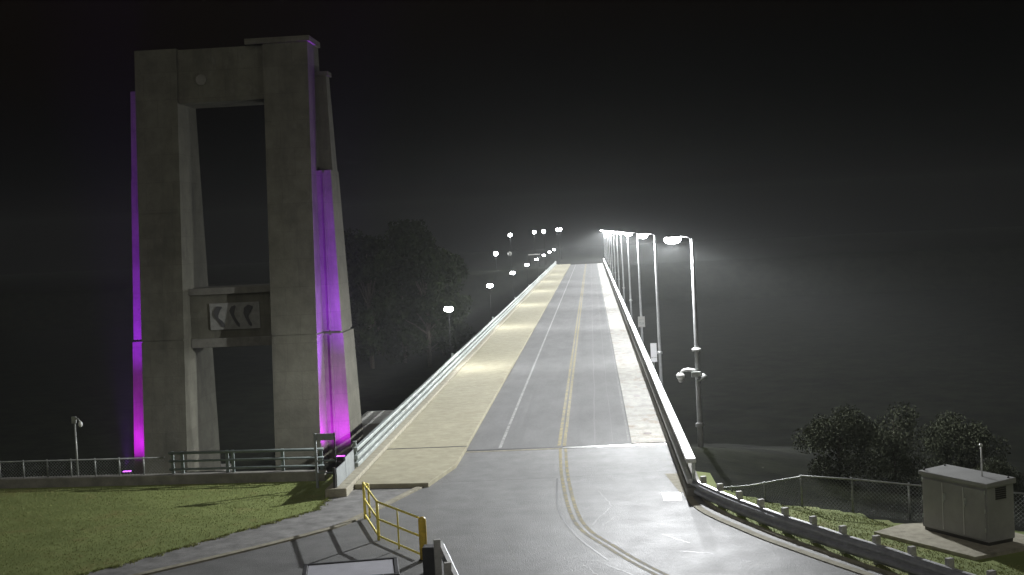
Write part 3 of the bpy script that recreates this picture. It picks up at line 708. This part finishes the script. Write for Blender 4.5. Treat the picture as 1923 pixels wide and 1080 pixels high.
# ------------------------------------------------------------------ trees and shrubs
def leaf_cloud(mb, blobs, n, size, rnd):
    tot = sum(r**2 for *_, r in blobs)
    for cx,cy,cz,r in blobs:
        for _ in range(int(n*r*r/tot)):
            a = rnd.uniform(0,2*pi); c = rnd.uniform(-1,1); q = r*rnd.uniform(.45,1.08)
            s_ = math.sqrt(1-c*c)
            p = Vector((cx+q*s_*cos(a), cy+q*s_*sin(a), cz+q*c*.85))
            d = Vector((rnd.gauss(0,1),rnd.gauss(0,1),rnd.gauss(0,.6))).normalized(); e = d.orthogonal().normalized()
            e = (Matrix.Rotation(rnd.uniform(0,6.28),3,d) @ e); f = d.cross(e)
            L_ = size*rnd.uniform(.6,1.4); W_ = L_*.55
            mb.add([p-e*L_*.5, p+f*W_*.5, p+e*L_*.5, p-f*W_*.5], [(0,1,2,3)])
def make_tree(name, h, spread, seed, leaves, lsize, leafmat, trunk_r, label, cat, group, low=.25, nb=16):
    rnd = random.Random(seed)
    o = thing(name, (0,0,0), label, cat, group)
    tm = MB(); tm.tube([(0,0,-.5),(rnd.uniform(-.2,.2)*trunk_r*3,0,h*.35),(0,0,h*.8)], [trunk_r,trunk_r*.75,trunk_r*.2], 8)
    blobs = []
    for i in range(nb):
        t = rnd.uniform(low,1); a = i*2.4+rnd.uniform(-.4,.4)
        rad = spread*(1-.75*abs(t-.45)/.6)*rnd.uniform(.35,.95)
        c = (rad*cos(a), rad*sin(a), h*t*.88); r = spread*rnd.uniform(.24,.42)
        blobs.append((*c, r)); tm.tube([(0,0,h*t*.55),(c[0]*.5,c[1]*.5,h*t*.74),c], [trunk_r*.35,trunk_r*.22,trunk_r*.08], 5)
    tm.build('trunk', M['bark'], o, smooth=True)
    cm = MB(); leaf_cloud(cm, blobs, leaves, lsize, rnd); cm.build('crown', leafmat, o)
    return o
protos = [make_tree('tree', h, s, 11+i, 7000, .6, M['leaf'], .32, '', 'tree', 'dark trees left of the bridge', .06, 24) for i,(h,s) in enumerate([(19,5.2),(20.5,5.8),(18,4.6)])]
TPOS = [(-37.5,168,0),(-34,174,1),(-29.6,167,2),(-26,172,0),(-21.8,166,2),(-32,186,1),(-24.5,188,0),(-28.4,196,1),(-38.,194,2),(-21.5,180,2)]
TL = ['dark tree just right of the tower in the wood across the water','tall dark tree second from the tower in the left wood','narrow dark tree in the middle of the left wood','dark rounded tree right of the middle of the left wood','dark tree at the right end of the left wood, nearest the globe lamps',
      'tall tree in the second row of the wood, behind the second tree','dark tree in the second row behind the right half of the wood','dark tree in the rearmost row behind the middle of the wood','narrow tree in the rearmost row close to the tower','narrow dark tree in the second row at the right end of the wood']
used = set()
for i,(x,y,k) in enumerate(TPOS):
    z = ground_z(x,y); rz = i*1.3
    if k in used: o = dup(protos[k], (x,y,z), TL[i], rz)
    else:
        used.add(k); o = protos[k]; o.location = (x,y,z); o['label'] = TL[i]
    o.scale = (1,1,1+.06*((i*7) % 5-2)/2)
sp = [make_tree('shrub', h, s, 41+i, 12000, .11, M['leaf2'], .07, '', 'shrub', 'shrubs behind the right fence', .0, 24) for i,(h,s) in enumerate([(3.4,2.1),(4.2,2.3)])]
SPOS = [(8.1,43.8,0,.74),(10.2,45.,1,.66),(12.7,46.,0,.74),(12.4,41.,0,.5)]
SL = ['small pale shrub at the left end behind the right chain link fence','tallest leafy shrub behind the right chain link fence','broad shrub right of the tallest, behind the fence','low shrub directly behind the equipment cabinet']
used = set()
for i,(x,y,k,s_) in enumerate(SPOS):
    z = ground_z(x,y)-.1
    if k in used: o = dup(sp[k], (x,y,z), SL[i], i*1.7)
    else: used.add(k); o = sp[k]; o.location = (x,y,z); o['label'] = SL[i]
    o.scale = (s_,s_,s_)

# grass blades on the lawns
gb = MB(); rnd = random.Random(5)
LAWN_L = [(-8.7,42.1)] + [(x-.08,y) for x,y in GRASS_EDGE[:5]] + [(-22,29),(-26,38),(-21.4,42.9)]
LAWN_R = offset(KERB[10:-4], -.62) + [(11,28.5),(8.4,29.4),(6.7,32.3),(7.5,33.1),(6.8,34.4),(5.6,35.4),(4.5,36.6),(3.3,38.6)]
def blades(P, n, hh):
    x0 = min(p[0] for p in P); x1 = max(p[0] for p in P); y0 = min(p[1] for p in P); y1 = max(p[1] for p in P); k = 0
    while k < n:
        x, y = rnd.uniform(x0,x1), rnd.uniform(y0,y1)
        if not inside((x,y), P): continue
        k += 1; a = rnd.uniform(0,6.28); h = hh*rnd.uniform(.4,1.2); wv = .012
        z = ground_z(x,y)-.005; lx, ly = rnd.uniform(-.5,.5)*h, rnd.uniform(-.5,.5)*h
        gb.add([(x-wv*cos(a),y-wv*sin(a),z),(x+wv*cos(a),y+wv*sin(a),z),(x+lx,y+ly,z+h)], [(0,1,2)])
blades(LAWN_L, 30000, .045); blades(LAWN_R, 12000, .045)
for i_ in range(len(GRASS_EDGE)-2):
    (ax,ay),(bx,by) = GRASS_EDGE[i_], GRASS_EDGE[i_+1]
    for k in range(int(900*hypot(bx-ax,by-ay)/3)):
        t = rnd.random(); t = t - .08*sin(t*40+i_)
        o_ = abs(rnd.gauss(0,.09))*(.4+.9*(.5+.5*sin(t*23+i_*2)))
        dx, dy = bx-ax, by-ay; l_ = hypot(dx,dy)
        x, y = ax+dx*t - dy/l_*o_, ay+dy*t + dx/l_*o_; a = rnd.uniform(0,6.28); h = .06*rnd.uniform(.4,1.2)
        gb.add([(x-.014*cos(a),y-.014*sin(a),0),(x+.014*cos(a),y+.014*sin(a),0),(x+rnd.uniform(-.5,.5)*h,y+rnd.uniform(-.5,.5)*h,h)], [(0,1,2)])
gb.build('grass', M['grass'], kind='stuff', label='short mown grass on the lawns')

# ------------------------------------------------------------------ render settings
S.view_settings.view_transform = 'Standard'; S.view_settings.look = 'None'; S.view_settings.exposure = 1.9; S.view_settings.gamma = 1
S.cycles.sample_clamp_direct = 20; S.cycles.sample_clamp_indirect = 4; S.cycles.volume_bounces = 1; S.cycles.max_bounces = 6; S.cycles.diffuse_bounces = 3
S.cycles.use_denoising = True
